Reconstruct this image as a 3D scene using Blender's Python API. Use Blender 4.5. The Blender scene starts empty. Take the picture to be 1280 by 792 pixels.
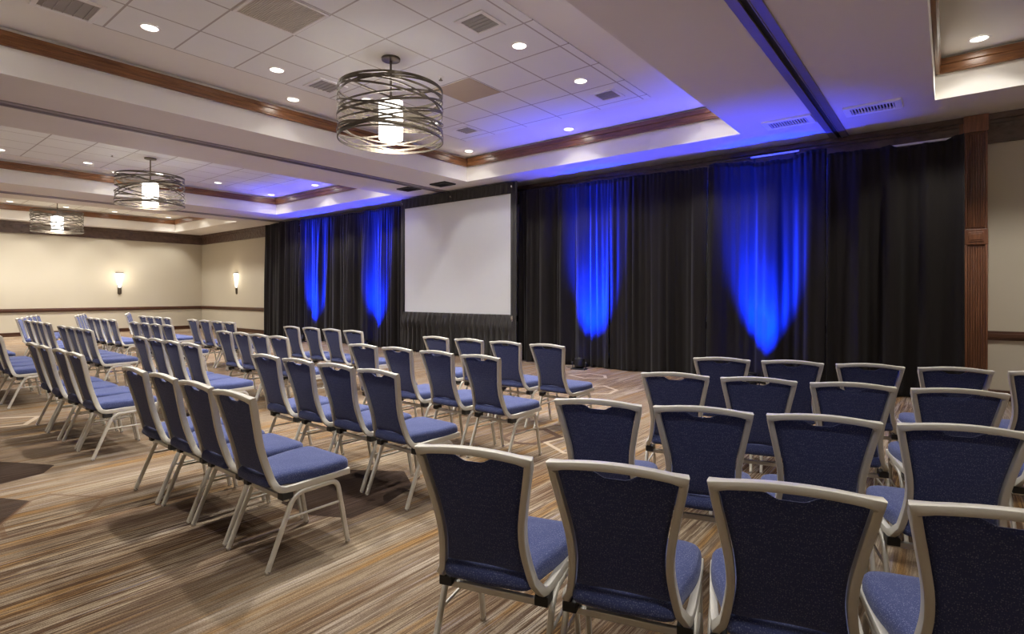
import bpy, bmesh, math, random
from mathutils import Vector, Matrix
random.seed(7)
scn = bpy.context.scene
COL = scn.collection
PI = math.pi

# ------------------------------------------------------------------ materials
class NT:
    def __init__(s, name):
        s.m = bpy.data.materials.new(name); s.m.use_nodes = True
        s.t = s.m.node_tree; s.t.nodes.clear()
        s.out = s.t.nodes.new('ShaderNodeOutputMaterial')
    def set(s, sock, v):
        if isinstance(v, bpy.types.NodeSocket): s.t.links.new(v, sock)
        elif v is not None:
            if hasattr(sock.default_value, '__len__') and not isinstance(v, (tuple, list)): v = (v,)*len(sock.default_value)
            if hasattr(sock.default_value, '__len__') and len(sock.default_value) == 4 and len(v) == 3: v = (*v, 1)
            sock.default_value = v
    def n(s, typ, ins=None, **props):
        nd = s.t.nodes.new('ShaderNode'+typ)
        for k, v in props.items(): setattr(nd, k, v)
        for k, v in (ins or {}).items(): s.set(nd.inputs[k], v)
        return nd
    def math(s, op, a, b=None, c=None, clamp=False):
        nd = s.n('Math', operation=op, use_clamp=clamp)
        for i, v in enumerate((a, b, c)):
            if v is not None: s.set(nd.inputs[i], v)
        return nd.outputs[0]
    def mix(s, fac, a, b, blend='MIX'):
        nd = s.n('Mix', data_type='RGBA', blend_type=blend)
        s.set(nd.inputs[0], fac); s.set(nd.inputs[6], a); s.set(nd.inputs[7], b)
        return nd.outputs[2]
    def obj(s):
        return s.n('TexCoord').outputs['Object']
    def mapping(s, vec, scale=(1, 1, 1), loc=(0, 0, 0), rot=(0, 0, 0)):
        return s.n('Mapping', {'Vector': vec, 'Scale': scale, 'Location': loc, 'Rotation': rot}).outputs[0]
    def noise(s, vec, scale=5, detail=2, rough=.5, dist=0):
        return s.n('TexNoise', {'Vector': vec, 'Scale': scale, 'Detail': detail, 'Roughness': rough, 'Distortion': dist}).outputs[0]
    def ramp(s, fac, stops, interp='LINEAR'):
        nd = s.n('ValToRGB', {'Fac': fac}); r = nd.color_ramp; r.interpolation = interp
        while len(r.elements) < len(stops): r.elements.new(.5)
        for e, (p, c) in zip(r.elements, stops):
            e.position = p; e.color = (*c, 1) if isinstance(c, (tuple, list)) else (c, c, c, 1)
        return nd.outputs[0]
    def bump(s, h, strength=.2, dist=.01):
        return s.n('Bump', {'Height': h, 'Strength': strength, 'Distance': dist}).outputs[0]
    def bsdf(s, color, rough=.5, metal=0, normal=None, **kw):
        nd = s.n('BsdfPrincipled', {'Base Color': color, 'Roughness': rough, 'Metallic': metal})
        if normal is not None: s.set(nd.inputs['Normal'], normal)
        for k, v in kw.items(): s.set(nd.inputs[k.replace('_', ' ')], v)
        s.t.links.new(nd.outputs[0], s.out.inputs[0]); return s.m

def m_plain(name, col, rough=.5, metal=0, var=.06, scale=6, **kw):
    t = NT(name); v = t.noise(t.obj(), scale, 3)
    c = t.mix(t.math('MULTIPLY', v, 1), tuple(x*(1-var) for x in col), tuple(min(1, x*(1+var)) for x in col))
    return t.bsdf(c, rough, metal, **kw)

def m_emit(name, col, strength):
    t = NT(name)
    e = t.n('Emission', {'Color': col, 'Strength': strength})
    t.t.links.new(e.outputs[0], t.out.inputs[0]); return t.m

def m_wood(name, a, b, axis=0, rough=.35):
    t = NT(name); sc = [9, 9, 9]; sc[axis] = .7
    v = t.mapping(t.obj(), tuple(sc))
    g = t.noise(v, 4, 5, .6, .6)
    c = t.ramp(g, [(.3, a), (.7, b)])
    return t.bsdf(c, rough, 0, t.bump(g, .12, .004))

def m_carved(name, a, b):
    t = NT(name); o = t.obj()
    w = t.n('TexVoronoi', {'Vector': o, 'Scale': 9.0}, feature='SMOOTH_F1').outputs[0]
    nz = t.noise(o, 14, 4)
    h = t.math('ADD', w, t.math('MULTIPLY', nz, .5))
    c = t.mix(t.math('MULTIPLY', h, .9, clamp=True), a, b)
    return t.bsdf(c, .4, 0, t.bump(h, .8, .03))

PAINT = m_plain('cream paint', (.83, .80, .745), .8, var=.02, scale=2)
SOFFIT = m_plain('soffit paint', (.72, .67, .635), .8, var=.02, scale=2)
def wallpaper():
    t = NT('cream wall covering'); o = t.obj()
    n1 = t.noise(o, 120, 2); n2 = t.noise(o, .8, 2)
    c = t.mix(n2, (.46, .41, .315), (.50, .45, .35))
    return t.bsdf(c, .75, 0, t.bump(n1, .06, .002))
WALL = wallpaper()
WOODX = m_wood('dark wood along x', (.035, .013, .007), (.105, .042, .02), 0)
WOODY = m_wood('dark wood along y', (.035, .013, .007), (.105, .042, .02), 1)
WOODZ = m_wood('dark wood upright', (.12, .045, .022), (.25, .10, .048), 2)
TRIMX = m_wood('crown wood along x', (.10, .037, .012), (.27, .115, .043), 0, .3)
TRIMY = m_wood('crown wood along y', (.10, .037, .012), (.27, .115, .043), 1, .3)
CARVED = m_carved('carved frieze wood', (.042, .023, .015), (.12, .07, .048))

def tiles():
    t = NT('ceiling tile grid'); s = t.n('SeparateXYZ', {0: t.obj()})
    def line(c, per, off):
        f = t.math('FRACT', t.math('DIVIDE', t.math('ADD', c, off), per))
        d = t.math('ABSOLUTE', t.math('SUBTRACT', f, .5))          # .5 on the line
        return t.math('GREATER_THAN', d, .5-.011/per)
    g = t.math('MAXIMUM', line(s.outputs[0], .767, 50*.767), line(s.outputs[1], .737, 50*.737))
    n1 = t.noise(t.obj(), 3, 3); n2 = t.noise(t.obj(), 160, 2)
    c = t.mix(n1, (.84, .85, .83), (.87, .875, .86))
    c = t.mix(g, c, (.47, .435, .405))
    return t.bsdf(c, .85, 0, t.bump(n2, .1, .002))
TILES = tiles()

def carpet():
    t = NT('patterned carpet'); o = t.obj(); s = t.n('SeparateXYZ', {0: o}); X, Y = s.outputs[0], s.outputs[1]
    def st(sx, sy, off, detail=3, rough=.6):
        return t.noise(t.mapping(o, (sx, sy, 1), (off, off*.37, 0)), 1, detail, rough)
    fine = st(105, 1.5, 3.1, 2, .7); mid = st(40, 1.0, 7.7, 4, .75); broad = st(3.0, .45, 1.3, 2); gold = st(8, .55, 11.9, 2)
    pale = st(11, .5, 23.4, 2); big = t.noise(t.mapping(o, (.55, .4, 1), (4.2, 1.1, 0)), 1, 2)
    base = t.mix(t.ramp(broad, [(.35, 0), (.65, 1)]), (.262, .19, .128), (.44, .37, .28))
    base = t.mix(t.ramp(pale, [(.52, 0), (.66, .75)]), base, (.52, .46, .39))
    base = t.mix(t.ramp(gold, [(.52, 0), (.64, .85)]), base, (.37, .215, .075))
    stripe = t.ramp(mid, [(.495, 0), (.545, .92)])
    amt = t.ramp(big, [(.38, .42), (.58, 1)])
    base = t.mix(t.math('MULTIPLY', stripe, amt), base, (.10, .053, .028))
    fs = t.ramp(fine, [(.51, 0), (.54, 1)])
    base = t.mix(t.math('MULTIPLY', fs, t.math('MULTIPLY', amt, .8)), base, (.075, .042, .025))
    lav = st(30, .7, 41.0, 2)
    base = t.mix(t.ramp(lav, [(.62, 0), (.70, .5)]), base, (.36, .33, .40))
    # soft square patches of another dye lot
    vor = t.n('TexVoronoi', {'Vector': t.mapping(o, (1.1, .75, 1), (.3, .1, 0)), 'Scale': 1.0, 'Randomness': .8}, feature='F1')
    hue = t.n('SeparateColor', {0: vor.outputs['Color']}).outputs[0]
    base = t.mix(t.ramp(hue, [(.55, 0), (.9, .38)]), base, (.20, .135, .10))
    # faceted motifs
    def sd(pts):
        cx = sum(p[0] for p in pts)/len(pts); cy = sum(p[1] for p in pts)/len(pts); r = None
        for i in range(len(pts)):
            (x0, y0), (x1, y1) = pts[i], pts[(i+1) % len(pts)]
            nx, ny = y1-y0, -(x1-x0); l = math.hypot(nx, ny); nx /= l; ny /= l
            if (cx-x0)*nx+(cy-y0)*ny > 0: nx, ny = -nx, -ny
            d = t.math('MULTIPLY_ADD', X, nx, t.math('MULTIPLY_ADD', Y, ny, -(x0*nx+y0*ny)))
            r = d if r is None else t.math('MAXIMUM', r, d)
        return r
    A = [(-6.75, .95), (-6.446, 1.107), (-6.162, 1.281), (-5.929, 1.152), (-5.851, .872), (-6.4, .6)]
    B = [(-5.6, .70), (-5.435, .83), (-5.211, .939), (-4.826, .719), (-4.9, .45), (-5.4, .3)]
    Cc = [(-4.08, 2.75), (-3.613, 3.069), (-3.269, 2.867), (-3.15, 2.5), (-3.13, 2.2), (-3.391, 2.06), (-3.75, 2.05), (-4.0, 2.3)]
    dark = t.mix(t.math('MULTIPLY', fs, .8), (.030, .016, .012), (.085, .06, .05))
    for P, a in ((A, .93), (B, .9), (Cc, .93)):
        base = t.mix(t.math('MULTIPLY', t.math('LESS_THAN', sd(P), 0), a), base, dark)
    D = [(-3.644, 4.393), (-3.707, 4.778), (-3.504, 4.986), (-3.205, 4.826), (-3.252, 4.429), (-3.397, 4.351)]
    d = sd(D)
    base = t.mix(t.math('LESS_THAN', t.math('ABSOLUTE', d), .035), base, (.13, .085, .065))
    base = t.mix(t.math('MULTIPLY', t.math('LESS_THAN', d, -.035), .35), base, (.22, .15, .115))
    D2 = [(-3.19, 4.55), (-3.13, 4.9), (-2.75, 4.95), (-2.55, 4.6), (-2.85, 4.36)]
    base = t.mix(t.math('MULTIPLY', t.math('LESS_THAN', t.math('ABSOLUTE', sd(D2)), .022), .7), base, (.66, .56, .45))
    for P in ([(-4.75, 7.5), (-4.41, 7.94), (-4.061, 7.72), (-4.0, 7.37), (-4.22, 7.17), (-4.6, 7.2)],
              [(-5.5, 8.6), (-5.3, 9.0), (-4.95, 8.95), (-4.8, 8.7), (-5.1, 8.45)],
              [(-9.0, 1.3), (-8.74, 1.65), (-8.30, 1.45), (-8.38, 1.2), (-8.75, 1.1)]):
        base = t.mix(t.math('MULTIPLY', t.math('LESS_THAN', t.math('ABSOLUTE', sd(P)), .028), .75), base, (.66, .57, .46))
    F = [(-5.211, .939), (-5.272, 1.06), (-4.868, 1.30), (-4.55, 1.1), (-4.55, .7), (-4.826, .719)]
    base = t.mix(t.math('MULTIPLY', t.math('LESS_THAN', t.math('ABSOLUTE', sd(F)), .014), .55), base, (.17, .095, .055))
    pile = t.noise(o, 150, 3, .7)
    base = t.mix(t.ramp(pile, [(.35, .85), (.65, 0)]), base, t.mix(1, base, (.55, .5, .45), 'MULTIPLY'))
    base = t.mix(1, base, (.75, .735, .70), 'MULTIPLY')
    return t.bsdf(base, .95, 0, t.bump(pile, .25, .004), Specular_IOR_Level=.08)
CARPET = carpet()

def fabric(name, a, b):
    t = NT(name); o = t.obj()
    w = t.n('TexVoronoi', {'Vector': t.mapping(o, (1, 1, .8)), 'Scale': 185.0, 'Randomness': .75}, feature='F1')
    k = t.ramp(w.outputs[0], [(.18, 1), (.42, 0)])
    k = t.math('MULTIPLY', k, t.ramp(t.noise(o, 420, 1), [(.42, .12), (.6, 1)]))
    n = t.noise(o, 7, 3)
    c = t.mix(k, t.mix(n, tuple(x*.93 for x in a), tuple(x*1.07 for x in a)), b)
    return t.bsdf(c, .9, 0, t.bump(w.outputs[0], .3, .002), Specular_IOR_Level=.12, Sheen_Weight=.2, Sheen_Roughness=.5, Sheen_Tint=(.8, .82, 1, 1))
FABRIC = fabric('navy woven upholstery', (.041, .052, .138), (.20, .22, .34))
SILVER = m_plain('champagne silver frame', (.62, .595, .53), .40, .42, var=.03)
BLACKP = m_plain('black plastic', (.012, .012, .013), .5)
CHROME = m_plain('nickel glide', (.6, .58, .55), .25, .9)
BRONZE = m_plain('bronze metal band', (.115, .096, .074), .36, .7, var=.12, scale=12)
BLACKM = m_plain('black metal', (.014, .014, .016), .4, .3)
WHITEM = m_plain('white enamel', (.86, .84, .82), .4)
DARKGAP = m_plain('dark gap', (.02, .018, .018), .9)
TRACKM = m_plain('dark anodised track', (.30, .26, .28), .4, .5)
VENTGREY = m_plain('grey vent core', (.36, .335, .31), .7)
TANTILE = m_plain('tan ceiling tile', (.52, .42, .29), .85)
SCREENW = m_plain('matte white screen', (.88, .935, .97), .9, var=.01)
def drape_mat(name, col):
    t = NT(name); n = t.noise(t.mapping(t.obj(), (18, 18, 1.2)), 3, 3)
    c = t.mix(n, tuple(x*.8 for x in col), tuple(x*1.2 for x in col))
    return t.bsdf(c, .85, 0, None, Specular_IOR_Level=.12, Sheen_Weight=.14, Sheen_Roughness=.4)
DRAPE = drape_mat('black velour drape', (.0125, .0103, .0092))
SKIRT = drape_mat('black pleated skirt', (.045, .042, .040))
LENS = m_emit('downlight lens', (1, .94, .84), 14)
LAMPG = m_emit('frosted lamp glass', (1, .95, .88), 18)
SCONCEG = m_emit('sconce glass', (1, .92, .78), 3.2)
BLUELENS = m_emit('blue uplight lens', (.03, .08, 1), 12)

# ------------------------------------------------------------------ geometry helpers
class MB:
    def __init__(s): s.bm = bmesh.new()
    def box(s, x0, x1, y0, y1, z0, z1, bev=0, rot=None, about=None):
        r = bmesh.ops.create_cube(s.bm, size=1)
        M = Matrix.Translation(((x0+x1)/2, (y0+y1)/2, (z0+z1)/2)) @ Matrix.Diagonal((x1-x0, y1-y0, z1-z0, 1))
        vs = r['verts']; bmesh.ops.transform(s.bm, matrix=M, verts=vs)
        if bev:
            es = list({e for v in vs for e in v.link_edges})
            b = bmesh.ops.bevel(s.bm, geom=es, offset=bev, segments=2, profile=.5, affect='EDGES')
            vs = list({v for f in b['faces'] for v in f.verts} | {v for v in vs if v.is_valid})
        if rot is not None:
            c = Vector(about) if about else Vector(((x0+x1)/2, (y0+y1)/2, (z0+z1)/2))
            bmesh.ops.transform(s.bm, matrix=Matrix.Translation(c) @ rot @ Matrix.Translation(-c), verts=vs)
        return s
    def rings(s, rings, close=True, caps=True):
        R = [[s.bm.verts.new(p) for p in r] for r in rings]
        n = len(R[0])
        for a, b in zip(R, R[1:]):
            for i in range(n if close else n-1):
                j = (i+1) % n
                s.bm.faces.new((a[i], a[j], b[j], b[i]))
        if caps and close:
            s.bm.faces.new(R[0][::-1]); s.bm.faces.new(R[-1])
        return R
    def lathe(s, prof, c=(0, 0, 0), n=32, caps=True):
        s.rings([[(c[0]+r*math.cos(2*PI*i/n), c[1]+r*math.sin(2*PI*i/n), c[2]+z) for i in range(n)] for r, z in prof], True, caps)
        return s
    def sweep(s, pts, w, h, F, n=12, power=4, caps=True, wmul={}):
        """tube with a rounded-rectangle section along pts; F(i, T) gives the section's second axis."""
        P = [Vector(p) for p in pts]; R = []
        for i, p in enumerate(P):
            T = (P[min(i+1, len(P)-1)]-P[max(i-1, 0)]).normalized()
            f = Vector(F(i, T)); f = (f-f.dot(T)*T).normalized(); N = T.cross(f)
            R.append([p+sec(k, n, w*wmul.get(i, 1), N, power)+sec2(k, n, h, f, power) for k in range(n)])
        s.rings(R, True, caps); return s
    def done(s, name, mat, parent=None, smooth=False, loc=None):
        bmesh.ops.recalc_face_normals(s.bm, faces=s.bm.faces)
        me = bpy.data.meshes.new(name); s.bm.to_mesh(me); s.bm.free()
        for m in (mat if isinstance(mat, (list, tuple)) else [mat]): me.materials.append(m)
        if smooth:
            me.polygons.foreach_set('use_smooth', [True]*len(me.polygons))
            try: me.set_sharp_from_angle(angle=math.radians(42))
            except Exception: pass
        o = bpy.data.objects.new(name, me); COL.objects.link(o)
        if parent is not None: o.parent = parent
        if loc: o.location = loc
        return o
def sec(k, n, w, N, p):
    a = 2*PI*(k+.5)/n; c = math.cos(a); return N*(w/2*math.copysign(abs(c)**(2/p), c))
def sec2(k, n, h, f, p):
    a = 2*PI*(k+.5)/n; c = math.sin(a); return f*(h/2*math.copysign(abs(c)**(2/p), c))
def fillet(pts, radii, n=5):
    P = [Vector(p) for p in pts]; out = [P[0]]
    for i in range(1, len(P)-1):
        r = radii[i-1]; a = (P[i-1]-P[i]); b = (P[i+1]-P[i])
        if r <= 0: out.append(P[i]); continue
        p0 = P[i]+a.normalized()*min(r, a.length*.49); p1 = P[i]+b.normalized()*min(r, b.length*.49)
        for k in range(n+1):
            u = k/n; out.append((1-u)**2*p0+2*u*(1-u)*P[i]+u*u*p1)
    out.append(P[-1]); return out
def interp(x, xs, ys):
    if x <= xs[0]: return ys[0]
    for a, b, c, d in zip(xs, xs[1:], ys, ys[1:]):
        if x <= b: return c+(d-c)*(x-a)/(b-a)
    return ys[-1]
def empty(name, loc=(0, 0, 0), rz=0, label=None, cat=None, group=None, kind=None):
    o = bpy.data.objects.new(name, None); COL.objects.link(o); o.location = loc; o.rotation_euler = (0, 0, rz)
    o.empty_display_size = .1
    return tag(o, label, cat, group, kind)
def tag(o, label=None, cat=None, group=None, kind=None):
    if label: o['label'] = label
    if cat: o['category'] = cat
    if group: o['group'] = group
    if kind: o['kind'] = kind
    return o
def struct(o, label=None): return tag(o, label, kind='structure')
KIDS = {}
def kids(o):
    return [c for c in COL.objects if c.parent == o]
def copy_tree(o, parent=None):
    c = o.copy(); COL.objects.link(c)
    if parent is not None: c.parent = parent
    for ch in CH.get(o.name, kids(o)):
        copy_tree(ch, c)
    return c
CH = {}
def freeze(o):                                   # remember the children once, so that copying stays quick
    CH[o.name] = kids(o)
    for c in CH[o.name]: freeze(c)

# ------------------------------------------------------------------ room shell
XL, XR, YB, YF, ZS, ZC = -25.6, 6.9, -1.0, 10.35, 4.04, 4.58
struct(MB().box(XL-.1, XR+.1, YB-.1, YF+.1, -.1, 0).done('floor', CARPET), 'carpet with brown and beige streaks and faceted motifs')
struct(MB().box(XL-.1, XR+.1, YF, YF+.1, 0, 4.7).done('wall_back', WALL), 'long wall behind the black drapes')
struct(MB().box(XL-.1, XL, YB, YF, 0, 4.7).done('wall_left', WALL), 'cream far wall with one lit sconce')
struct(MB().box(XR, XR+.1, YB, YF, 0, 4.7).done('wall_right', WALL))
struct(MB().box(XL-.1, XR+.1, YB-.1, YB, 0, 4.7).done('wall_front', WALL))
TR = [(-25.05, -19.6), (-16.95, -11.2), (-8.55, -2.6), (-.15, 5.8)]     # tray openings in x
TY0, TY1 = .4, 9.1
b = MB(); TH = .004
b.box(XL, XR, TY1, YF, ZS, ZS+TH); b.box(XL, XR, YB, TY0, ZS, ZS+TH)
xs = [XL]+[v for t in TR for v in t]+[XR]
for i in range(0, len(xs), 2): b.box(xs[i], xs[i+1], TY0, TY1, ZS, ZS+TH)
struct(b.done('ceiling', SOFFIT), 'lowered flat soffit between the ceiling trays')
for i, (x0, x1) in enumerate(TR):
    b = MB()
    b.box(x0-.05, x0, TY0-.05, TY1+.05, ZS+.004, ZC); b.box(x1, x1+.05, TY0-.05, TY1+.05, ZS+.004, ZC)
    b.box(x0, x1, TY0-.05, TY0, ZS+.004, ZC); b.box(x0, x1, TY1, TY1+.05, ZS+.004, ZC)
    b.box(x0-.05, x1+.05, TY0-.05, TY1+.05, ZC, ZC+.05)
    struct(b.done('ceiling_tray', PAINT), 'raised ceiling tray with cream fascia')
    ox = -8.6*(2-i)
    gx0, gx1 = -7.622+ox, -3.655+ox
    if i == 0: gx0 = max(gx0, x0+.3)
    tl = MB().box(gx0+3.779-ox, gx1+3.779-ox, 1.42-2.749, 8.07-2.749, 0, .012).done('ceiling_tiles', TILES, loc=(-3.779+ox, 2.749, ZC-.013))
    struct(tl, 'white lay-in tile field in the ceiling tray')
    # dark wood crown around the tray: two stepped lengths
    b = MB()
    for (ya, sgn) in ((TY0, 1), (TY1, -1)):
        y2 = ya+sgn*.05; y3 = ya+sgn*.065
        b.box(x0, x1, min(ya, y2), max(ya, y2), 4.36, 4.47, .008); b.box(x0, x1, min(ya, y3), max(ya, y3), 4.465, 4.55, .012)
        b.box(x0, x1, min(ya, ya+sgn*.056), max(ya, ya+sgn*.056), 4.385, 4.41, .006)
    struct(b.done('trim_%d' % (i*2+1), TRIMX), 'dark wood crown in the ceiling tray')
    b = MB()
    for (xa, sgn) in ((x0, 1), (x1, -1)):
        q = lambda d: (min(xa, xa+sgn*d), max(xa, xa+sgn*d))
        b.box(*q(.05), TY0, TY1, 4.36, 4.47, .008); b.box(*q(.065), TY0, TY1, 4.465, 4.53, .012); b.box(*q(.056), TY0, TY1, 4.385, 4.41, .006)
    struct(b.done('trim_%d' % (i*2+2), TRIMY), 'dark wood crown in the ceiling tray')
# room crown frieze, chair rail and baseboard
def crown(name, x0, x1, y0, y1, ax):
    b = MB(); d = {'x': 0}
    for z0, z1, dd in ((3.63, 3.67, .05), (3.665, 3.70, .035), (3.70, 3.92, .02), (3.91, 3.96, .05), (3.955, 4.04, .10)):
        if ax == 'y+': b.box(x0, x1, y0-dd, y0, z0, z1, .005)
        if ax == 'y-': b.box(x0, x1, y0, y0+dd, z0, z1, .005)
        if ax == 'x-': b.box(x0, x0+dd, y0, y1, z0, z1, .005)
        if ax == 'x+': b.box(x0-dd, x0, y0, y1, z0, z1, .005)
    struct(b.done(name, CARVED), 'dark carved wood frieze under the soffit')
crown('trim_11', XL, XR, YF, 0, 'y+'); crown('trim_12', XL, 0, YB, YF, 'x-'); crown('trim_13', XR, 0, YB, YF, 'x+'); crown('trim_14', XL, XR, YB, 0, 'y-')
def rail(n1, z0, z1, d, mats):
    for nm, bx, m in (('back', (XL, XR, YF-d, YF), mats[0]), ('left', (XL, XL+d, YB, YF-d), mats[1]), ('right', (XR-d, XR, YB, YF-d), mats[1]), ('front', (XL+d, XR-d, YB, YB+d), mats[0])):
        b = MB().box(*bx, z0, z1, .008)
        e = .012
        if nm == 'back': b.box(bx[0], bx[1], bx[2]-e, bx[3], z1-.035, z1-.008, .005)
        if nm == 'left': b.box(bx[0], bx[1]+e, bx[2], bx[3], z1-.035, z1-.008, .005)
        struct(b.done(n1+'_'+nm, m))
for nm, z0, z1, d in (('baseboard', 0, .145, .025),): rail(nm, z0, z1, d, (WOODX, WOODY))
for k, (bx, m) in enumerate((((XL, XR, YF-.03, YF), WOODX), ((XL, XL+.03, YB, YF-.03), WOODY), ((XR-.03, XR, YB, YF-.03), WOODY))):
    b = MB().box(*bx, .845, .975, .01)
    if k == 0: b.box(bx[0], bx[1], bx[2]-.012, bx[3], .88, .94, .005)
    else: b.box(bx[0]-(0 if k == 1 else .012), bx[1]+(.012 if k == 1 else 0), bx[2], bx[3], .88, .94, .005)
    struct(b.done('trim_%d' % (15+k), m), 'dark wood chair rail')
# fluted pilaster at the right end of the drapes
p = empty('pilaster', (.295, YF-.003, 0), 0, 'dark wood fluted pilaster at the right end of the black drapes', 'pilaster')
def fluted(z0, z1):
    b = MB(); b.box(-.125, .125, -.085, 0, z0, z1)
    b.box(-.125, -.098, -.128, -.08, z0, z1, .003).box(.098, .125, -.128, -.08, z0, z1, .003)
    for k in range(7):
        x = -.084+k*.168/6; b.box(x-.008, x+.008, -.128, -.08, z0+.03, z1-.03, .003)
    return b
fluted(.26, 2.20).done('lower_shaft', WOODZ, p, True); fluted(2.42, 3.80).done('upper_shaft', WOODZ, p, True)
MB().box(-.13, .13, -.125, 0, 2.20, 2.42, .006).box(-.085, .085, -.135, -.1, 2.24, 2.38, .006).box(-.06, .06, -.14, -.12, 2.265, 2.355, .004).done('capital_block', WOODZ, p)
MB().box(-.14, .14, -.135, 0, 0, .26, .008).done('plinth', WOODZ, p)
MB().box(-.14, .14, -.14, 0, 3.80, 4.04, .008).done('cap', WOODZ, p)
MB().box(-.19, -.125, -.07, 0, 0, 4.0, .006).done('side_casing', WOODZ, p)

# movable wall tracks in the soffit
for i, x in enumerate((-1.39, -9.85, -18.45)):
    b = MB(); g = .03
    b.box(x-.13, x-g, YB, YF-.1, ZS-.018, ZS+.001, .004); b.box(x+g, x+.13, YB, YF-.1, ZS-.018, ZS+.001, .004)
    b.box(x-g-.012, x-g, YB, YF-.1, ZS-.03, ZS, .003); b.box(x+g, x+g+.012, YB, YF-.1, ZS-.03, ZS, .003)
    o = b.done('trim_%d' % (21+i), TRACKM); struct(o, 'dark metal partition track in the soffit')
    c = MB().box(x-g, x+g, YB, YF-.1, ZS-.004, ZS-.0005).done('slot', DARKGAP, o)

# ------------------------------------------------------------------ things in the ceiling
ORD = ['first', 'second', 'third', 'fourth', 'fifth', 'sixth']
dl0 = empty('recessed_downlight', (0, 0, 0), 0)
MB().lathe([(.105, -.001), (.115, -.007), (.11, -.011), (.088, -.010), (.082, -.002)], n=32, caps=False).done('trim_ring', WHITEM, dl0, True)
MB().lathe([(.084, -.0015), (.084, -.0045)], n=32).done('lens', LENS, dl0)
freeze(dl0)
first = [True]
def spot(name, loc, power, size=2.0, blend=.8, color=(1, .965, .91), direction=(0, 0, -1), r=.07):
    l = bpy.data.lights.new(name, 'SPOT'); l.energy = power; l.spot_size = size; l.spot_blend = blend; l.color = color; l.shadow_soft_size = r
    o = bpy.data.objects.new(name, l); COL.objects.link(o); o.location = loc
    o.rotation_euler = Vector(direction).to_track_quat('-Z', 'Y').to_euler(); return o
TRAYN = {2: 'the nearest ceiling tray', 1: 'the middle ceiling tray', 0: 'the farthest ceiling tray', 3: 'the ceiling tray at right'}
DLP = 160
def downlight(x, y, label, tray, power):
    o = dl0 if first[0] else copy_tree(dl0); first[0] = False
    o.location = (x, y, ZC-(.0125 if abs(power) == 1 else 0))
    tag(o, label, 'downlight', 'recessed downlights in '+TRAYN[tray])
    spot('downlight_lamp', (x, y, ZC-.04), DLP*abs(power))
for i in (2, 1, 0, 3):
    ox = -8.6*(2-i); x0, x1 = TR[i]; tn = TRAYN[i]
    for side, gx in (('left', -7.21), ('right', -4.16)):
        gx += ox
        for k, gy in enumerate((6.81, 5.37, 3.88, 2.35)):
            if i == 3: continue
            downlight(gx, gy, 'lit round downlight, %s from the screen wall in the %s row, %s' % (ORD[k], side, tn), i, 1)
    for nm, bx, by in (('left screen-side corner', x0+.43, 8.70), ('middle of the screen-side border', (x0+x1)/2, 8.70), ('right screen-side corner', x1-.43, 8.70),
                       ('middle of the left border', x0+.41, 4.65), ('middle of the right border', x1-.41, 4.65),
                       ('left rear corner', x0+.43, .82), ('right rear corner', x1-.43, .82)):
        downlight(bx, by, 'lit round downlight, %s, %s' % (nm, tn), i, .5)

def vent(loc, s, label, core=VENTGREY, louvers=5, frame=WHITEM, sx=None, rect=None, group='air vents in the ceiling trays'):
    o = empty('air_vent', loc, 0, label, 'vent', group)
    w, d = rect or (s, s)
    b = MB(); f = .08 if rect else .05; h = -.03 if rect else -.014
    b.box(-w/2, w/2, -d/2, -d/2+f, h, 0, .004); b.box(-w/2, w/2, d/2-f, d/2, h, 0, .004)
    b.box(-w/2, -w/2+f, -d/2+f, d/2-f, h, 0, .004); b.box(w/2-f, w/2, -d/2+f, d/2-f, h, 0, .004)
    b.done('frame', frame, o)
    MB().box(-w/2+f, w/2-f, -d/2+f, d/2-f, -.003, 0).done('core', core, o)
    b = MB()
    for k in range(louvers):
        if rect:
            x = -w/2+f+(k+.5)*(w-2*f)/louvers; b.box(x-.006, x+.006, -d/2+f, d/2-f, -.026, -.004)
        else:
            y = -d/2+f+(k+.5)*(d-2*f)/louvers; b.box(-w/2+f, w/2-f, y-.006, y+.006, -.01, -.003, rot=Matrix.Rotation(.6, 4, 'X'))
    b.done('louvers', frame if rect else core, o)
    return o
ZT = ZC-.013
vent((-4.16, 4.64, ZT), .42, 'square grey air vent right of the nearest wire drum chandelier')
vent((-4.13, 7.55, ZT), .40, 'square grey air vent nearest the right end of the screen-side tray border')
vent((-7.08, 7.53, ZT), .40, 'small square air vent right beside the nearest chandelier, by the drapes')
vent((-7.21, 4.63, ZT), .46, 'dim square air vent partly hidden by the nearest chandelier')
vent((-7.33, 1.63, ZT), .55, 'large square air vent at the top left corner of the picture')
vent((-1.86, 8.88, ZS), 0, 'white louvred soffit vent left of the wall track, above the right drapes', DARKGAP, 14, rect=(.66, .42), group='louvred vents in the soffit')
vent((-.82, 8.90, ZS), 0, 'white louvred soffit vent right of the wall track, above the right drapes', DARKGAP, 14, rect=(.66, .42), group='louvred vents in the soffit')
vent((-9.15, 8.92, ZS), 0, 'dark soffit vent above the projection screen, nearer vent of the pair', DARKGAP, 8, DARKGAP, rect=(.5, .36), group='dark vents above the projection screen')
vent((-10.2, 8.82, ZS), 0, 'dark soffit vent above the projection screen, farther vent of the pair', DARKGAP, 8, DARKGAP, rect=(.5, .36), group='dark vents above the projection screen')
g = empty('return_grille', (-5.70, 3.12, ZT), 0, 'large square perforated return air grille in the nearest tray', 'vent')
b = MB(); b.box(-.37, .37, -.36, -.325, -.014, 0, .004).box(-.37, .37, .325, .36, -.014, 0, .004).box(-.37, -.335, -.325, .325, -.014, 0, .004).box(.335, .37, -.325, .325, -.014, 0, .004).done('frame', WHITEM, g)
MB().box(-.335, .335, -.325, .325, -.003, 0).done('core', VENTGREY, g)
b = MB()
for k in range(28):
    y = -.315+k*.63/27; b.box(-.335, .335, y-.006, y+.006, -.012, -.004)
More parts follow.
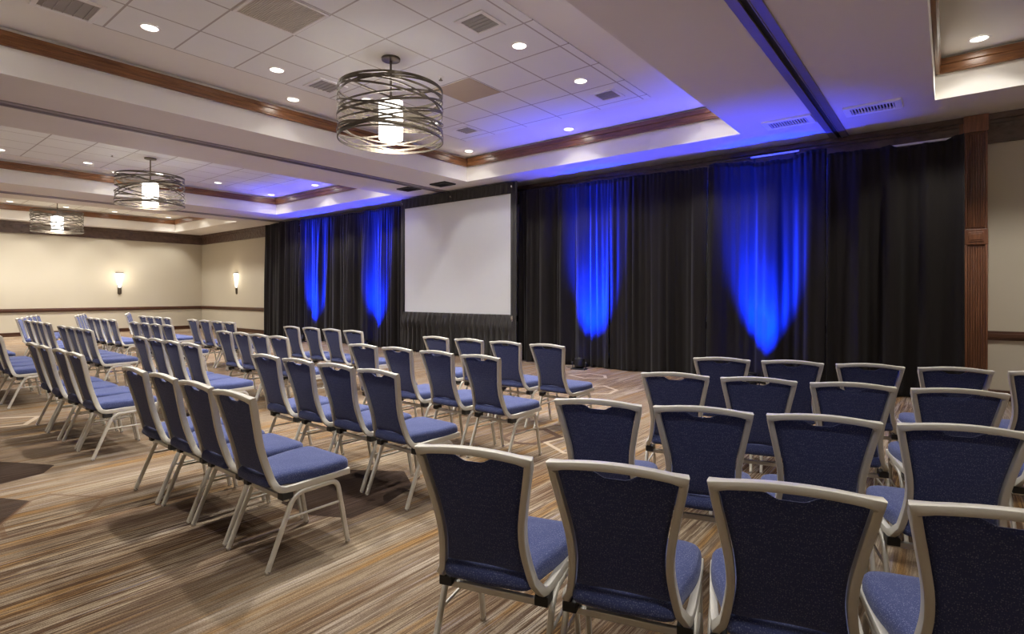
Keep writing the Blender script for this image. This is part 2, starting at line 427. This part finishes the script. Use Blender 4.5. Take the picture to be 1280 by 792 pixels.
b.done('bars', m_plain('grille bars', (.66, .60, .53), .6), g)
tt = MB().box(-.365, .365, -.35, .35, -.006, 0, .002).done('ceiling_panel', TANTILE, loc=(-5.70, 6.07, ZT)); tag(tt, 'tan square ceiling panel right of the nearest chandelier', 'ceiling panel')
for x, y, lab in ((-5.63, 5.45, 'small sprinkler head beside the tan ceiling panel'), (-14.44, 3.98, 'small sprinkler head left of the middle chandelier')):
    o = empty('sprinkler_head', (x, y, ZT), 0, lab, 'sprinkler', 'sprinkler heads')
    MB().lathe([(.04, 0), (.045, -.006), (.03, -.012), (.012, -.02)], n=20).done('escutcheon', WHITEM, o, True)
    MB().lathe([(.010, -.012), (.010, -.045), (.028, -.048), (.028, -.052)], n=16).done('deflector', BRONZE, o, True)

# ------------------------------------------------------------------ drum chandeliers
def ring_band(R, zc, tilt, az, bh=.030, th=.005, n=72, ecc=0):
    b = MB(); rs = []
    for k in range(n+1):
        a = 2*PI*k/n; r = R+ecc*math.cos(2*a)
        z = zc+tilt*math.cos(a-az)
        c, s_ = math.cos(a), math.sin(a)
        rs.append([(c*(r-th/2), s_*(r-th/2), z-bh/2), (c*(r+th/2), s_*(r+th/2), z-bh/2), (c*(r+th/2), s_*(r+th/2), z+bh/2), (c*(r-th/2), s_*(r-th/2), z+bh/2)])
    b.rings(rs, True, False); return b
def chandelier(x, y, label, seed):
    rnd = random.Random(seed)
    o = empty('drum_chandelier', (x, y, ZC), 0, label, 'chandelier', 'wire drum chandeliers')
    R = .67; zt, zb = -.42, -1.10
    MB().lathe([(.02, 0), (.115, 0), (.122, -.012), (.118, -.04), (.03, -.05)], n=36).done('canopy', BRONZE, o, True)
    MB().lathe([(.014, -.045), (.014, -.60)], n=14).lathe([(.024, -.50), (.024, -.53)], n=16).done('stem', BRONZE, o, True)
    for k in range(3):
        a = k*2*PI/3+.5; c, s_ = math.cos(a), math.sin(a)
        MB().sweep([(c*.015, s_*.015, -.515), (c*.34, s_*.34, -.50), (c*(R-.01), s_*(R-.01), -.465)], .012, .02, lambda i, T: (0, 0, 1)).done('spoke', BRONZE, o, True)
    ring_band(R, zt-.02, .0, 0, .028).done('band', BRONZE, o)
    ring_band(R-.004, zb+.02, .0, 0, .022).done('band', BRONZE, o)
    mid = (zt+zb)/2
    specs = [(-.485, .045), (-.50, .05), (-.53, .07), (-.56, .10), (-.59, .09), (-.64, .12), (-.68, .10), (-.73, .13), (-.78, .11), (-.83, .13), (-.88, .12), (-.93, .10), (-.98, .08), (-1.0, .07), (-1.02, .06), (-1.045, .035)]
    for k, (zc, t) in enumerate(specs):
        ring_band(R-.012+.006*(k % 4), zc, min(t*rnd.uniform(1.2, 1.7), zt-.02-zc, zc-zb-.02), math.atan2(y, x)+(PI/2 if k % 2 else -PI/2)+rnd.uniform(-.9, .9), rnd.choice((.020, .024, .028)), .005).done('band', BRONZE, o)
    MB().lathe([(.0, -.575), (.05, -.575), (.15, -.585), (.155, -.60), (.155, -1.06), (.150, -1.07), (0, -1.07)], n=40, caps=False).done('lamp_shade', LAMPG, o, True)
    MB().lathe([(.05, -.555), (.16, -.575), (.16, -.583)], n=32).done('shade_cap', BRONZE, o, True)
    return o
chandelier(-5.70, 4.62, 'nearest and largest bronze wire drum chandelier with glowing cylinder', 3)
chandelier(-14.16, 4.63, 'middle bronze wire drum chandelier hanging in the second tray', 5)
chandelier(2.9, 4.62, 'assumed bronze wire drum chandelier, out of view in the ceiling tray at right', 11)  # unseen chandelier, assumed for this tray and included for fill from the right
chandelier(-22.5, 4.72, 'farthest bronze wire drum chandelier, near the cream far wall', 9)

# ------------------------------------------------------------------ sconces
def sconce(loc, rz, label):
    o = empty('wall_sconce', loc, rz, label, 'wall lamp', 'tapered wall sconces')      # local -y looks into the room
    def half(prof, n=18):
        b = MB(); b.rings([[(r*math.cos(PI+PI*i/n), .9*r*math.sin(PI+PI*i/n), z) for i in range(n+1)] for r, z in prof], True, True); return b
    half([(.045, -.17), (.082, .05), (.122, .36), (.126, .42)]).done('glass_shade', SCONCEG, o, True)
    half([(.138, .405), (.142, .42), (.138, .435)]).done('rim', BRONZE, o, True)
    half([(.02, -.42), (.05, -.40), (.062, -.30), (.07, -.20), (.068, -.15)]).done('bracket', BRONZE, o, True)
    MB().box(-.07, .07, -.012, .0, -.40, .38, .004).done('backplate', BRONZE, o)
    return o
sconce((XL+.001, 7.30, 1.90), PI/2, 'glowing tapered sconce on the far left wall')
sconce((-22.34, YF-.001, 1.90), 0, 'glowing tapered sconce on the screen wall, left of the drapes')
for loc in ((XL+.25, 7.30, 2.2), (-22.34, YF-.25, 2.2)):
    l = bpy.data.lights.new('sconce_lamp', 'POINT'); l.energy = 5; l.color = (1, .88, .7); l.shadow_soft_size = .12
    o = bpy.data.objects.new('sconce_lamp', l); COL.objects.link(o); o.location = loc

# ------------------------------------------------------------------ drapes
def drape(name, x0, x1, yb, ztop, label, seed, group, amp=.08, lam=.52, flare=.12, sagz=0, win=(0, 1)):
    rnd = random.Random(seed)
    W = x1-x0; nx = max(40, int(W/.018)); nz = 46
    comps = [(2*PI/(lam*rnd.uniform(.65, 1.9)), rnd.uniform(0, 6.28), rnd.uniform(.5, 1.0), rnd.uniform(-.5, .5)) for _ in range(5)]+[(2*PI/(lam*rnd.uniform(.22, .42)), rnd.uniform(0, 6.28), rnd.uniform(.16, .34), rnd.uniform(-.5, .5)) for _ in range(4)]
    def y(x, t):                                    # t = 0 at the top, 1 at the hem
        a = amp*(.30+.70*min(1, t*2.2)); s_ = 0
        for k, ph, w, dr in comps: s_ += w*math.sin(k*(x+.10*dr*t*t)+ph+.5*math.sin(1.3*x+ph))
        s_ /= 2.2; s_ = math.copysign(abs(s_)**.8, s_)
        gath = .012*math.sin(2*PI*x/.085+ph)*max(0, 1-t*6)
        return yb+a*s_+gath-flare*.35*t
    b = MB(); R = []
    sag = [rnd.uniform(-.02, .02) for _ in range(6)]
    for j in range(nz+1):
        t = j/nz; row = []
        for i in range(nx+1):
            u = i/nx; x = x0+W*u
            x += (u-.5)*.004*t*t
            zt = ztop+.03*math.sin(3.1*u+seed)*u+sag[int(u*4.99)]*math.sin(PI*((u*5) % 1))+sagz*max(0, min(1, (u-win[0])*20, (win[1]-u)*20))
            z = zt+(0.012-zt)*t
            row.append((x, y(x, t), z))
        R.append(row)
    b.rings(R, False, False)
    o = b.done(name, DRAPE, None, True)
    md = o.modifiers.new('thickness', 'SOLIDIFY'); md.thickness = .008
    # hem: a folded band along the bottom
    hb = MB(); rows = []
    for j in range(3):
        row = []
        for i in range(nx+1):
            x = x0+W*i/nx; x += (i/nx-.5)*.004
            row.append((x, y(x, 1)-.010, .012+.05*j))
        rows.append(row)
    hb.rings(rows, False, False); hb.done('hem', DRAPE, o, True)
    return tag(o, label, 'drape', group)
YD = 9.80
GR, GL = 'black drapes right of the screen', 'black drapes left of the screen'
drape('stage_drape', -7.60, -5.31, YD+.02, 3.80, 'black drape panel directly right of the screen, lit blue', 1, GR)
drape('stage_drape', -5.30, -3.36, YD, 3.77, 'dark unlit black drape panel between the two right blue lights', 2, GR)
drape('stage_drape', -3.35, -1.51, YD+.03, 3.78, 'black drape panel with the rightmost blue light', 3, GR, sagz=-.045, win=(.36, .76))
drape('stage_drape', -1.50, .16, YD, 3.68, 'unlit black drape panel beside the wood pilaster', 4, GR, sagz=-.045, win=(.49, .93))
drape('stage_drape', -18.95, -16.81, YD, 3.93, 'leftmost unlit black drape panel by the cream wall', 6, GL)
drape('stage_drape', -16.80, -14.41, YD+.03, 3.92, 'black drape panel with the leftmost blue light', 8, GL)
drape('stage_drape', -14.36, -11.42, YD, 3.90, 'black drape panel directly left of the screen, lit blue', 10, GL)
for lab, x0, x1, z in (('pale crossbar pole above the rightmost blue-lit drape', -2.68, -1.93, 3.84), ('pale crossbar pole above the drape beside the wood pilaster', -.72, .05, 3.70), ('pale crossbar pole above the left-hand drapes', -18.9, -11.45, 3.80)):
    o = empty('drape_stand', (x0, YD+.17, 0), 0, lab, 'drape stand', 'pipe stands carrying the drapes'); n = 1 if x1-x0 < 3 else 4
    MB().sweep([(0, 0, z), (x1-x0, 0, z)], .03, .03, lambda i, T: (0, 1, 0)).done('crossbar', WHITEM, o, True)
    for k in range(n+1):
        x = .06+(x1-x0-.12)*k/n
        MB().lathe([(.02, 0.012), (.02, z-.02)], (x, 0, 0), 12).done('post', BLACKM, o, True)
        MB().box(x-.2, x+.2, -.03, .20, 0, .012, .003).done('base_plate', BLACKM, o)

# ------------------------------------------------------------------ projection screen
s = empty('projection_screen', (-9.49, 9.62, 0), 0, 'large blank white projection screen with black skirt', 'screen')
HW = 1.80
MB().box(-HW, HW, -.004, .004, 1.02, 3.745).done('screen_surface', SCREENW, s)
b = MB(); F_ = .055
b.box(-HW-F_, -HW, -.02, .02, .96, 3.80, .006).box(HW, HW+F_, -.02, .02, .96, 3.80, .006).box(-HW, HW, -.02, .02, 3.745, 3.80, .006).box(-HW, HW, -.02, .02, .96, 1.02, .006)
b.done('frame', BLACKM, s)
for sx in (-1, 1):
    MB().box(sx*(HW+.03)-.025, sx*(HW+.03)+.025, .02, .06, .05, 3.78, .004).box(sx*(HW+.03)-.03, sx*(HW+.03)+.03, -.35, .12, 0, .05, .006).done('leg', BLACKM, s)
def cloth(x0, x1, z0, z1, amp, lam, seed, yoff=0, ruffle=0):
    rnd = random.Random(seed); n = int((x1-x0)/.012); b = MB(); R = []
    for j in range(13):
        t = j/12; row = []
        for i in range(n+1):
            x = x0+(x1-x0)*i/n
            a = amp*(.35+.65*t)
            yv = a*math.sin(2*PI*x/lam+1.3*math.sin(2.1*x+seed)+.35*math.sin(9*x))+.4*a*math.sin(2*PI*x/(lam*.43)+seed)
            if ruffle: yv -= ruffle*math.exp(-((t-.25)/.13)**2)*(.6+.4*math.sin(2*PI*(x+.18*t)/.17))
            row.append((x, yoff+yv-.03*t, z1+(z0-z1)*t))
        R.append(row)
    b.rings(R, False, False); return b
sk = cloth(-HW-.10, HW+.13, .012, 1.03, .055, .19, 4, -.035, .07).done('skirt', SKIRT, s, True); sk.modifiers.new('thickness', 'SOLIDIFY').thickness = .004
vl = cloth(-HW-.09, HW+.12, 3.74, 4.00, .012, .15, 5, -.03).done('valance', SKIRT, s, True); vl.modifiers.new('thickness', 'SOLIDIFY').thickness = .004
for k, (x0, x1) in enumerate(((-HW-.12, -HW-.045), (HW+.03, HW+.19))):
    w = cloth(x0, x1, .012, 4.00, .012, .11, 6+k, -.02).done('side_drape', SKIRT, s, True); w.modifiers.new('thickness', 'SOLIDIFY').thickness = .004
for x, z in ((-HW-.03, 3.86), (-.05, 3.86), (HW+.06, 3.88)):
    MB().lathe([(.018, 0), (.022, .01), (.012, .03)], (x, -.06, z), 12).box(x-.02, x+.02, -.06, -.045, z-.015, z+.012, .003).done('clip', CHROME, s, True)
MB().box(HW+.06, HW+.12, -.09, -.05, .92, 1.0, .006).lathe([(.012, .88), (.012, 1.02)], (HW+.09, -.07, 0), 10).done('knob', CHROME, s, True)

# ------------------------------------------------------------------ uplights
def uplight(x, y, label):
    o = empty('uplight', (x, y, 0), .25, label, 'uplight', 'blue floor uplights')
    MB().box(-.15, .15, -.10, .10, .0, .022, .006).done('base', BLACKM, o)
    MB().sweep(fillet([(-.13, 0, .02), (-.13, 0, .15)], []), .012, .03, lambda i, T: (0, 1, 0)).sweep([(.13, 0, .02), (.13, 0, .15)], .012, .03, lambda i, T: (0, 1, 0)).done('yoke', BLACKM, o)
    R = Matrix.Rotation(-.32, 4, 'X')
    b = MB(); b.lathe([(.05, .03), (.085, .04), (.095, .07), (.095, .19), (.105, .195), (.105, .215), (.088, .215), (.088, .20)], n=28, caps=False)
    b.lathe([(0, .03), (.05, .03)], n=28, caps=False)
    for k in range(6): b.lathe([(.098, .075+.018*k), (.101, .08+.018*k), (.098, .085+.018*k)], n=28, caps=False)
    bmesh.ops.transform(b.bm, matrix=R, verts=b.bm.verts); can = b.done('housing', BLACKM, o, True)
    b = MB().lathe([(.087, .203), (.087, .206)], n=24); bmesh.ops.transform(b.bm, matrix=R, verts=b.bm.verts); b.done('lens', BLUELENS, o)
    for sx in (-1, 1):
        b = MB(); b.lathe([(.022, -.012), (.022, .012)], n=14)
        bmesh.ops.transform(b.bm, matrix=Matrix.Translation((sx*.142, 0, .13)) @ Matrix.Rotation(PI/2, 4, 'Y'), verts=b.bm.verts); b.done('knob', BLACKP, o, True)
    MB().sweep(fillet([(-.05, .09, .03), (-.25, .10, .012), (-.35, .28, .012)], [.1]), .012, .012, lambda i, T: (0, 0, 1)).done('cord', BLACKP, o, True)
    return o
BLUE = (.0, .022, 1)
UPW = 11000; UPS = 330; BLUE2 = (.03, .05, 1)
for x, lab in ((-5.66, 'small black uplight on the carpet at the foot of the drapes, right of the screen'), (-2.42, 'black uplight below the rightmost blue streak, behind the chairs'),
               (-15.82, 'black uplight below the leftmost blue streak'), (-12.65, 'black uplight below the blue streak just left of the screen')):
    uplight(x-.1, 9.37, lab)
    spot('uplight_lamp', (x, 9.36, .25), UPW, .82, 1, BLUE, (0, .43, 1), .10)
    spot('uplight_spill', (x, 9.36, .25), UPS, 1.15, 1, BLUE2, (0, .0, 1), .05)

# ------------------------------------------------------------------ chairs
ZZ = [.385, .42, .50, .56, .62, .70, .80, .95]
YBK = [.160, .143, .116, .099, .082, .061, .037, .0]
HWK = [.212, .205, .188, .178, .172, .177, .196, .227]
def smooth_tab(xs, ys):
    def f(x):
        return (interp(x-.03, xs, ys)+2*interp(x, xs, ys)+interp(x+.03, xs, ys))/4
    return f
yb = smooth_tab(ZZ, YBK); hw = smooth_tab(ZZ, HWK)
def frame_half():
    pts = [(.222, .585, .430), (.222, .50, .428), (.218, .36, .424), (.212, .24, .419)]
    pts += [(.208, .187, .4185), (.204, .157, .427), (.2005, .138, .442)]
    z = .468
    while z < .915: pts.append((hw(z)-.013, yb(z), z)); z += .03
    c = Vector((hw(.945)-.012, 0, .934))
    pts += [(hw(.918)-.013, yb(.918), .918), (c.x+.0005, 0, .9365)]
    global CORNER; CORNER = len(pts)-1
    for k in range(1, 9):
        u = k/8; x = (c.x-.018)*(1-u); pts.append((x, -.012*(1-(1-u)**2), .9385+.017*(1-(1-u)**2)))
    return [Vector((-p[0], p[1], p[2])) for p in pts]
def back_frame():
    b = MB(); P = frame_half(); n = 12
    def Ff(i, T):
        if i >= CORNER-1 or P[i].z > .915: return (0, 1, 0)
        return (0, T.z, -T.y)
    b.sweep(P, .027, .037, Ff, n, 6, wmul={CORNER: 1.38})
    geom = b.bm.verts[:]+b.bm.edges[:]+b.bm.faces[:]
    d = bmesh.ops.duplicate(b.bm, geom=geom); vs = [v for v in d['geom'] if isinstance(v, bmesh.types.BMVert)]
    bmesh.ops.scale(b.bm, vec=(-1, 1, 1), verts=vs)
    dead = [f for f in b.bm.faces if all(abs(v.co.x) < 1e-4 for v in f.verts)]
    bmesh.ops.delete(b.bm, geom=dead, context='FACES_ONLY')
    bmesh.ops.remove_doubles(b.bm, verts=b.bm.verts, dist=1e-4)
    return b
def pad():
    b = MB(); nu, nv = 36, 30
    def notch(x):
        a = abs(x)
        return -.021*(1-max(0, min(1, (a-.028)/.050))**2*(3-2*max(0, min(1, (a-.028)/.050))))
    grid = {}
    for side in (0, 1):
        for j in range(nv+1):
            v = j/nv
            for i in range(nu+1):
                u = 2*i/nu-1
                zt0 = .9205
                x0 = u*(hw(.505+(zt0-.505)*v)-.029)
                zt = zt0+.014*(1-(x0/.2)**2)+notch(x0)
                zb = .505+.004*math.cos(u*PI)
                z = zb+(zt-zb)*v
                x = u*(hw(z)-.029)
                e = min(1, (1-abs(u))/.10); f = min(1, min(v, 1-v)/.06)
                puff = math.sqrt(max(0, 1-(1-e)**2))*math.sqrt(max(0, 1-(1-f)**2))
                y0 = yb(z)+.002+(-.006*(1-u*u))
                yv = y0-.010*puff if side == 0 else y0+.022*puff+.004
                grid[side, i, j] = b.bm.verts.new((x, yv, z))
    for side in (0, 1):
        for j in range(nv):
            for i in range(nu):
                b.bm.faces.new([grid[side, i, j], grid[side, i+1, j], grid[side, i+1, j+1], grid[side, i, j+1]])
    for i in range(nu):
        for j in (0, nv): b.bm.faces.new([grid[0, i, j], grid[0, i+1, j], grid[1, i+1, j], grid[1, i, j]])
    for j in range(nv):
        for i in (0, nu): b.bm.faces.new([grid[0, i, j], grid[0, i, j+1], grid[1, i, j+1], grid[1, i, j]])
    return b
def cushion():
    # outline of the seat seen from above, then lofted with rounded edges
    out = []
    right = fillet([(0, .605, 0), (.226, .600, 0), (.226, .40, 0), (.180, .22, 0), (.170, .096, 0), (0, .085, 0)], [.07, .08, .06, .04], 6)
    right = [Vector(p) for p in right]
    dense = []
    for a, c in zip(right, right[1:]):
        n = max(1, int((c-a).length/.03))
        dense += [a+(c-a)*k/n for k in range(n)]
    dense.append(right[-1])
    loop = dense+[Vector((-p.x, p.y, 0)) for p in dense[-2:0:-1]]
    ctr = Vector((0, .36, 0)); b = MB(); R = []
    for ins, z in ((.05, .434), (.010, .432), (.0, .437), (-.004, .448), (-.005, .468), (-.002, .486), (.008, .498), (.024, .505), (.065, .510), (.14, .513)):
        ring = []
        for p in loop:
            d = p-ctr; l = d.length; q = ctr+d*(max(.02, l-ins)/l)
            zz = z+(.012 if z < .45 else -.004)*max(0, (.24-q.y)/.16) + .006*((q.y-.1)/.5-.5)
            ring.append((q.x, q.y, zz))
        R.append(ring)
    b.rings(R, True, True); return b
def leg_pts(front):
    sx = 1
    if front: return fillet([(.222, .41, .392), (.222, .505, .393), (.226, .575, .012)], [.055], 7)
    return fillet([(.222, .36, .391), (.222, .232, .388), (.226, .075, .012)], [.075], 7)
def make_chair():
    o = empty('banquet_chair')
    back_frame().done('back_frame', SILVER, o, True)
    pad().done('backrest', FABRIC, o, True)
    cushion().done('seat', FABRIC, o, True)
    for sx in (-1, 1):
        for front in (0, 1):
            P = [Vector((sx*p.x, p.y, p.z)) for p in leg_pts(front)]
            lg = MB().sweep(P, .022, .028, lambda i, T: (0, T.z, -T.y), 12, 3).done('leg', SILVER, o, True)
            f = P[-1]; MB().lathe([(.010, 0), (.014, .002), (.014, .012), (.009, .02)], (f.x, f.y, 0), 12).done('glide', CHROME, lg, True)
        MB().sweep([(sx*.222, .355, .391), (sx*.222, .415, .392)], .022, .028, lambda i, T: (0, 0, 1), 12, 3).done('side_rail', SILVER, o, True)
        MB().sweep([(sx*.224, .182, .262), (sx*.224, .527, .262)], .012, .014, lambda i, T: (0, 0, 1), 8, 2.5).done('stretcher', SILVER, o, True)
        MB().box(sx*.197-.026, sx*.197+.026, .160, .228, .366, .4045, .004).done('bumper', BLACKP, o)
    MB().box(-.215, .215, .185, .207, .352, .378, .004).done('rear_crossbar', SILVER, o)
    MB().box(-.215, .215,   .47, .49, .385, .407, .004).done('front_crossbar', SILVER, o)
    return o
chair0 = make_chair(); freeze(chair0)
state = {'first': True}
def place(cx, cy, ang, label, group):
    o = chair0 if state['first'] else copy_tree(chair0)
    state['first'] = False
    o.location = (cx, cy, 0); o.rotation_euler = (0, 0, ang)
    tag(o, label, 'chair', group); return o
ROWN = ['back row', 'second row from back', 'second row from front', 'front row']
POS = ['leftmost', 'second from left', 'third from left', 'fourth from left', 'fifth from left', 'sixth from left']
W = .454
BL = {'nearest straight block': ([1.417, 2.454, 3.583, 4.81], [(-4.863, -2.850), (-4.961, -2.936), (-5.114, -2.986), (-5.278, -3.130)]),
      'second-nearest straight block': ([1.44, 2.49, 3.62, 4.85], [(-8.112, -6.014), (-8.204, -6.224), (-8.453, -6.447), (-8.753, -6.626)]),
      'third-nearest straight block': ([1.44, 2.51, 3.72, 4.84], [(-11.60, -9.56), (-11.911, -9.955), (-12.419, -10.358), (-12.627, -10.514)]),
      'farthest straight block': ([1.45, 2.60, 3.76, 4.87], [(-14.36, -12.35), (-14.83, -12.847), (-15.43, -13.443), (-15.66, -13.641)])}
for bn, (ys, ends) in BL.items():
    for i in range(4):
        xl, xr = ends[i]
        for k in range(4):
            if i == 0 and bn == 'farthest straight block' and k < 1: continue
            x = xl+W/2+(xr-xl-W)*k/3
            place(x, ys[i]+random.uniform(-.012, .012), math.radians(random.uniform(-1.2, 1.2)),
                  'navy silver-framed banquet chair, %s, %s, %s' % (['leftmost', 'second from left', 'second from right', 'rightmost'][k], ROWN[i], bn), 'chairs in the '+bn)
RR = [((-1.5185, 1.345), (.4768, .1458), 17.0, 4), ((-1.615, 2.382), (.479, .1517), 17.0, 4), ((-1.680, 3.547), (.500, .1288), 15.5, 5), ((-1.7216, 4.656), (.5104, .1431), 14.5, 5)]
for i, ((x0, y0), (dx, dy), a, n) in enumerate(RR):
    a = math.radians(a)
    for k in range(n):
        x = x0+dx*k+math.cos(a)*W/2; y = y0+dy*k+math.sin(a)*W/2
        place(x, y, a+math.radians(random.uniform(-.8, .8)), 'navy silver-framed banquet chair, %s, %s, right-hand angled block' % (POS[k], ROWN[i]), 'chairs in the angled block at right')
for i, (x0, y0, n) in enumerate(((-15.83, 2.616, 5), (-16.65, 3.835, 4), (-16.87, 4.947, 4))):
    a = math.radians(-19)
    for k in range(n):
        d = k*.53+W/2
        place(x0-math.cos(a)*d, y0-math.sin(a)*d, a, 'navy silver-framed banquet chair, %s, %s, far-left angled block' % (['rightmost', 'second from right', 'third from right', 'fourth from right', 'fifth from right'][k], ROWN[i+1]), 'chairs in the far angled block')

# ------------------------------------------------------------------ world, camera, view
w = bpy.data.worlds.new('world'); scn.world = w; w.use_nodes = True
w.node_tree.nodes['Background'].inputs[0].default_value = (.9, .85, .8, 1); w.node_tree.nodes['Background'].inputs[1].default_value = .05
cam = bpy.data.cameras.new('camera'); co = bpy.data.objects.new('camera', cam); COL.objects.link(co)
co.location = (0, 0, 1.5); co.rotation_euler = (PI/2, 0, math.atan(547/686.7))
cam.sensor_width = 36; cam.sensor_fit = 'HORIZONTAL'; cam.lens = 36*686.7/1280; cam.shift_y = -29/1280; cam.clip_end = 100; cam.clip_start = .05
scn.camera = co
scn.cycles.max_bounces = 8; scn.cycles.diffuse_bounces = 5; scn.cycles.sample_clamp_indirect = 6; scn.cycles.sample_clamp_direct = 1.6
vs = scn.view_settings; vs.view_transform = 'Standard'; vs.look = 'None'; vs.gamma = 1; vs.exposure = 1.56; vs.use_curve_mapping = False
